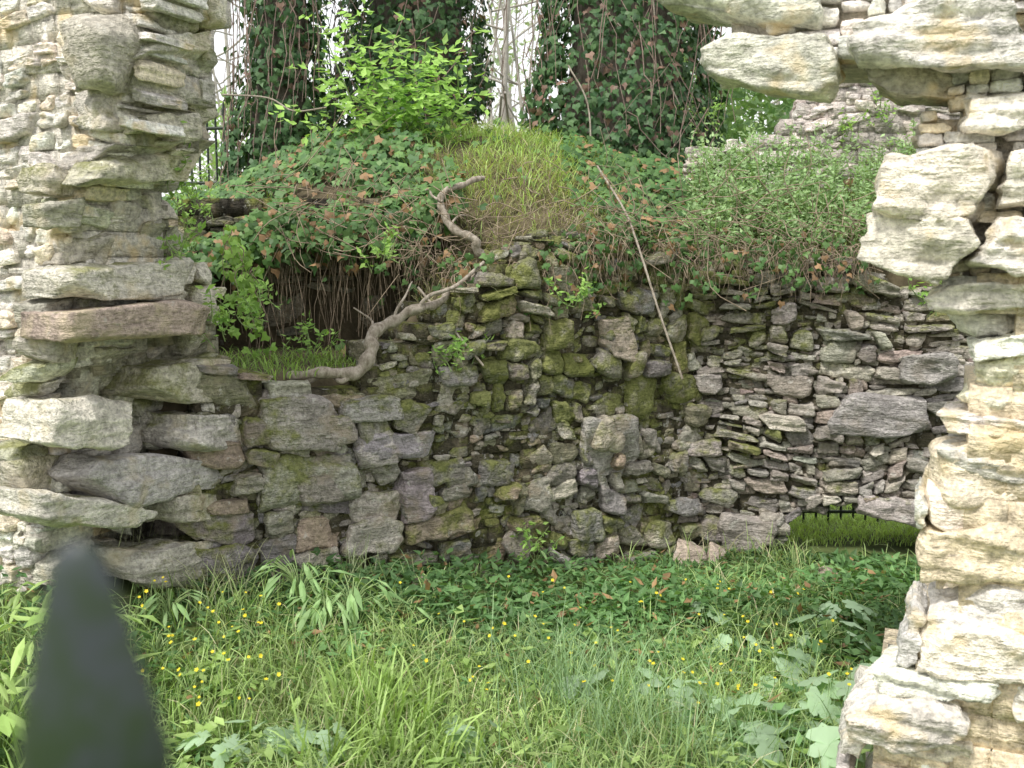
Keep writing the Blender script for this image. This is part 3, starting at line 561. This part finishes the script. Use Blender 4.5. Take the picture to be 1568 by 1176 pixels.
# ---------------- ivy covered trees
def ivytree(pxc,d,Rpx,pyb,hgt,nleaf,lean=0,flare=.25,branches=40):
    par=empty('ivy_covered_tree'); b=P(pxc,pyb,d); R=Rpx/F*d; b[2]=min(b[2],mz(np.array(b[0]),np.array(b[1])))-.1
    k=12; ts=np.linspace(0,1,k); cen=np.stack([b[0]+lean*ts+.12*np.sin(ts*5),b[1]+.1*np.sin(ts*4),b[2]+ts*hgt],1)
    paths=[(cen,R*.62*(1-.55*ts))]; crown=Acc(); tw=[]
    for i in range(9):
        t=rng.uniform(.6,1); c=cen[int(t*(k-1))]; a=rng.uniform(0,6.28); L=rng.uniform(1.2,2.6); e=c+np.array([math.cos(a)*L,math.sin(a)*L,L*rng.uniform(.4,1)])
        pts=catmull([c,(c+e)/2+rj(1,.15)[0],e],4); paths.append((pts,np.linspace(R*.2,.02,len(pts))))
        for m in range(4):
            cc=pts[rng.integers(3,len(pts))]+rj(1,.4)[0]; n=60; q=cc+rj(n,.28); place(crown,OVAL,q,UP+rj(n,.7),rj(n,1),rng.uniform(.08,.15,n),cols(n,(.07,.16,.03),(.14,.28,.06)))
    tubes('trunk',paths,M_bark,par,4); build('crown_leaves',crown,M_leaf,False,par)
    lv=Acc(); t=rng.random(nleaf)**1.5; th=rng.uniform(0,6.283,nleaf); cz=np.stack([np.interp(t,ts,cen[:,i]) for i in range(3)],1)
    lump=vn(np.stack([np.cos(th)*1.6,np.sin(th)*1.6,t*hgt*1.3+pxc],1)); keep=vn(np.stack([np.cos(th)*3,np.sin(th)*3,t*hgt*3.3+pxc+40],1))
    rr=R*(.66+.42*lump+flare*np.exp(-t*hgt*1.6))*(1-.25*t)+rng.normal(0,.05,nleaf)-.12*(keep<.35)
    out=np.stack([np.cos(th),np.sin(th),0*th],1); q=cz+out*rr[:,None]; 
    col=cols(nleaf,(.04,.10,.04),(.11,.20,.08),.08,(.26,.17,.13))
    place(lv,IVY,q,out+np.array([0,0,.35])+rj(nleaf,.4),np.array([0,0,-1])+rj(nleaf,.45),rng.uniform(.045,.10,nleaf),col); build('ivy_leaves_',lv,M_ivy,False,par)
    for i in range(branches):
        th0=rng.uniform(3.4,6.0); z0=rng.uniform(.0,.35)*hgt; L=rng.uniform(.4,1.6); pts=[]
        r0=R*rng.uniform(.95,1.12); dth=rng.normal(0,.35)
        for u in np.linspace(0,1,6):
            tt=(z0+L*u)/hgt; c=np.array([np.interp(tt,ts,cen[:,i_]) for i_ in range(3)]); a_=th0+dth*u; pts.append(c+np.array([math.cos(a_)*r0,math.sin(a_)*r0,0])+rj(1,.02)[0])
        tw.append((np.array(pts),rng.uniform(.002,.006)))
    tubes('vine_stems',tw,M_vine,par,0)
ivytree(412,9.2,72,330,6.0,8000,.1,.2,60)
ivytree(620,10.2,128,230,6.5,13000,.0,.1,40)
ivytree(945,9.7,152,270,6.5,18000,-.05,.25,110)
br=[]
for pts in [[(940,30,9.0),(965,60,8.9),(975,110,8.9),(990,170,8.9)],[(915,255,7.6),(955,320,6.95),(975,370,6.6),(1010,480,6.4),(1045,580,6.3)],[(340,145,8.6),(410,150,8.6),(450,170,8.5),(500,165,8.5)],[(1000,0,8.8),(1010,90,8.9),(1040,160,8.9)],[(870,100,8.9),(900,160,8.8),(905,250,8.7)],[(640,440,6.2),(690,500,6.1),(740,560,6.1)]]:
    br.append((catmull([P(*a) for a in pts],6),.008))
tubes('bramble_stems',br,M_root,None,1)
rt=[]
def wig(a,s=.012): 
    return a+np.stack([vn(np.stack([np.arange(len(a))*.35,0*a[:,0]+k,0*a[:,0]],1))-.5 for k in (1,2,3)],1)*2*s
a=wig(catmull([P(*q) for q in [(440,575,5.75),(490,572,5.7),(545,568,5.75),(565,540,5.8),(568,512,5.85),(600,492,5.95),(640,475,6.0),(675,460,6.1),(690,445,6.2)]],6)); rt.append((a,np.interp(np.linspace(0,1,len(a)),[0,.3,.55,1],[.022,.042,.036,.018])*(1+.18*np.sin(np.arange(len(a))*1.3))))
a=wig(catmull([P(*q) for q in [(735,392,6.4),(725,368,6.35),(695,350,6.4),(675,322,6.45),(675,298,6.5),(700,285,6.55),(740,275,6.7)]],6)); rt.append((a,np.linspace(.03,.018,len(a))*(1+.18*np.sin(np.arange(len(a))*1.7))))
a=wig(catmull([P(*q) for q in [(640,478,6.0),(655,455,6.0),(690,440,6.1),(740,400,6.3)]],5)); rt.append((a,.012))
a=wig(catmull([P(*q) for q in [(548,568,5.75),(520,585,5.7),(500,570,5.8),(455,590,5.7)]],5)); rt.append((a,.016))
for st_,en in [((600,492,5.95),(630,430,6.1)),((575,520,5.85),(540,470,6.0)),((690,350,6.4),(720,330,6.5)),((676,310,6.45),(650,290,6.5))]:
    a=wig(catmull([P(*st_),(P(*st_)+P(*en))/2+rj(1,.03)[0],P(*en)],5)); rt.append((a,np.linspace(.01,.004,len(a))))
tubes('exposed_tree_root',rt,M_root,None,4)
# ---------------- background trees
bgL=Acc(); bt=[]
def mass(px0,px1,py0,py1,d0,d1,n,s,c1,c2,th=.5,sc=.9):
    px=rng.uniform(px0,px1,n);py=rng.uniform(py0,py1,n);d=rng.uniform(d0,d1,n); q=np.array([P(a,b,c) for a,b,c in zip(px,py,d)]); k=vn(q*sc)*.6+vn(q*sc*3)*.4; q=q[k>th]; N=len(q)
    place(bgL,OVAL,q,UP*.5+rj(N,.8),rj(N,1),rng.uniform(.7,1.3,N)*s,cols(N,c1,c2))
mass(1040,1500,70,260,12,16,9000,.16,(.2,.35,.15),(.36,.5,.26),.44,.8)  # far foliage in the gaps: leaf colours lightened to paint in haze
mass(280,520,150,380,14,20,4000,.16,(.26,.42,.17),(.4,.56,.26),.52)
mass(480,500,-20,200,16,20,300,.14,(.28,.4,.2),(.4,.54,.28),.5)
mass(740,830,-60,260,16,22,1500,.14,(.30,.40,.26),(.44,.53,.36),.54)
mass(-800,300,-300,400,14,20,5000,.22,(.1,.2,.06),(.18,.3,.08),.45)
mass(1500,2500,-200,400,12,20,6000,.22,(.1,.2,.06),(.18,.3,.08),.45)
for i in range(26):
    px=rng.choice([rng.uniform(300,520),rng.uniform(740,810),rng.uniform(1060,1260),rng.uniform(-600,2200)]); d=rng.uniform(14,20); b=P(px,330,d); b[2]=0; h=rng.uniform(6,9)
    e=b+np.array([rng.normal(0,.6),0,h]); pts=catmull([b,(b+e)/2+rj(1,.15)[0],e],5); r0=rng.uniform(.03,.09); bt.append((pts,np.linspace(r0,.01,len(pts))))
    for m in range(12):
        c=pts[rng.integers(4,len(pts))]; L=rng.uniform(.5,1.6); ee=c+np.array([rng.normal(0,.6),rng.normal(0,.4),.5])*L; bt.append((catmull([c,(c+ee)/2+rj(1,.08)[0],ee],3),r0*.22))
pg=empty('distant_trees'); build('foliage',bgL,M_leaf,False,pg); M_tw=plain_mat('pale_bark',C4(.36,.34,.3),C4(.5,.47,.43),20,.9,.2); tubes('stems__',bt,M_tw,pg,1)
# ---------------- iron fences
def cyl(acc,a,b,r,n=8,r2=None):
    a=np.array(a,float);b=np.array(b,float); r2=r if r2 is None else r2; z=nz(b-a); x=nz(np.cross(z,[.3,.9,.2])); y=np.cross(z,x); an=np.linspace(0,2*np.pi,n,endpoint=False)
    o=np.cos(an)[:,None]*x+np.sin(an)[:,None]*y; V=np.vstack([a+o*r,b+o*r2]); i=np.arange(n); acc.add(V,np.stack([i,(i+1)%n,(i+1)%n+n,i+n],1),(1,1,1,1))
def fence(p0,p1,n,h):
    a=Acc(); p0=np.array(p0,float);p1=np.array(p1,float)
    for t in np.linspace(0,1,n):
        b=p0+(p1-p0)*t; cyl(a,b,b+UP*h,.011); cyl(a,b+UP*h,b+UP*(h+.05),.02,8,.02); cyl(a,b+UP*(h+.05),b+UP*(h+.14),.02,8,.001)
    for z in (.12,h-.12): cyl(a,p0+UP*z,p1+UP*z,.016)
    build('iron_fence',a,M_iron)
fence((1.6,9.2,-.36),(5.6,9.0,-.34),36,1.0)
l0=P(270,300,9.8);l1=P(360,300,9.6); fence(l0,l1,8,.75)
fa=Acc(); D=.35; prf=[(0,.000),(.002,.0050),(.006,.0085),(.014,.0115),(.025,.0145),(.045,.0200),(.065,.0255),(.082,.0290),(.098,.0275),(.112,.019),(.125,.009),(.13,.009)]
tip=P(118,826,D); ax=nz(P(146,1176,D)-tip); ax=nz(np.array([ax[0],0.0,ax[2]])); sx=np.array([-ax[2],0,ax[0]]); sy=np.array([0,1.,0]); an=np.linspace(0,2*np.pi,24,endpoint=False)
sq=np.stack([np.sign(np.cos(an))*np.abs(np.cos(an))**1.3,np.sign(np.sin(an))*np.abs(np.sin(an))**1.3],1)
R_=[]; 
for h_,r_ in prf: R_.append(tip+ax*h_+sq[:,0:1]*sx*r_+sq[:,1:2]*sy*r_*.5)
V=np.vstack(R_); ff=[]
for i in range(len(prf)-1):
    for j in range(24): ff.append((i*24+j,i*24+(j+1)%24,(i+1)*24+(j+1)%24,(i+1)*24+j))
fa.add(V,ff,(1,1,1,1)); e=tip+ax*.13; cyl(fa,e,e+ax*.012,.014,16); cyl(fa,e+ax*.01,np.array([e[0],e[1],0.0]),.008,12)
N=NT('finial_paint'); co_=N.n('ShaderNodeTexCoord').outputs['Object']
fac_=N.n('ShaderNodeLayerWeight',{'Blend':.35}).outputs['Facing'] if False else N.rng(N.noise(co_,60,3),.4,.6)
bs=N.n('ShaderNodeBsdfPrincipled',{'Base Color':N.mix(fac_,C4(.022,.040,.018),C4(.035,.045,.05)),'Roughness':.42,'Specular IOR Level':.5}); N.t.links.new(bs.outputs[0],N.out.inputs[0])
build('iron_railing_finial',fa,N.m)
# ---------------- light, world, camera
az=np.array([-.62,-.78]); el=math.radians(56); az=az/np.linalg.norm(az)
sd=Vector((az[0]*math.cos(el),az[1]*math.cos(el),math.sin(el)))
L=bpy.data.lights.new('sun','SUN'); L.energy=3.4; L.angle=math.radians(10); L.color=(1,.96,.9)
lo=bpy.data.objects.new('sun',L); lo.rotation_euler=sd.to_track_quat('Z','Y').to_euler(); bpy.context.scene.collection.objects.link(lo)
w=bpy.data.worlds.new('World'); bpy.context.scene.world=w; w.use_nodes=True; nt=w.node_tree; bgn=nt.nodes['Background']
sk=nt.nodes.new('ShaderNodeTexSky'); sk.sky_type='NISHITA'; sk.sun_disc=False; sk.sun_elevation=el; sk.sun_rotation=math.atan2(az[0],az[1]); sk.dust_density=4; sk.air_density=1; sk.ozone_density=.6
mxn=nt.nodes.new('ShaderNodeMix'); mxn.data_type='RGBA'; mxn.inputs[0].default_value=.8; mxn.inputs[7].default_value=(10.4,10.3,10.3,1)
nt.links.new(sk.outputs[0],mxn.inputs[6]); nt.links.new(mxn.outputs[2],bgn.inputs[0]); bgn.inputs[1].default_value=.15
cd=bpy.data.cameras.new('camera'); cd.lens=35; cd.sensor_width=36; cd.clip_start=.02; cd.clip_end=2000; cd.dof.use_dof=True; cd.dof.focus_distance=6.0; cd.dof.aperture_fstop=3.9
co=bpy.data.objects.new('camera',cd); co.location=(0,0,H); co.rotation_euler=(math.pi/2-TH,0,0); bpy.context.scene.collection.objects.link(co); bpy.context.scene.camera=co
s=bpy.context.scene; s.view_settings.view_transform='Standard'; s.view_settings.look='None'; s.view_settings.exposure=0
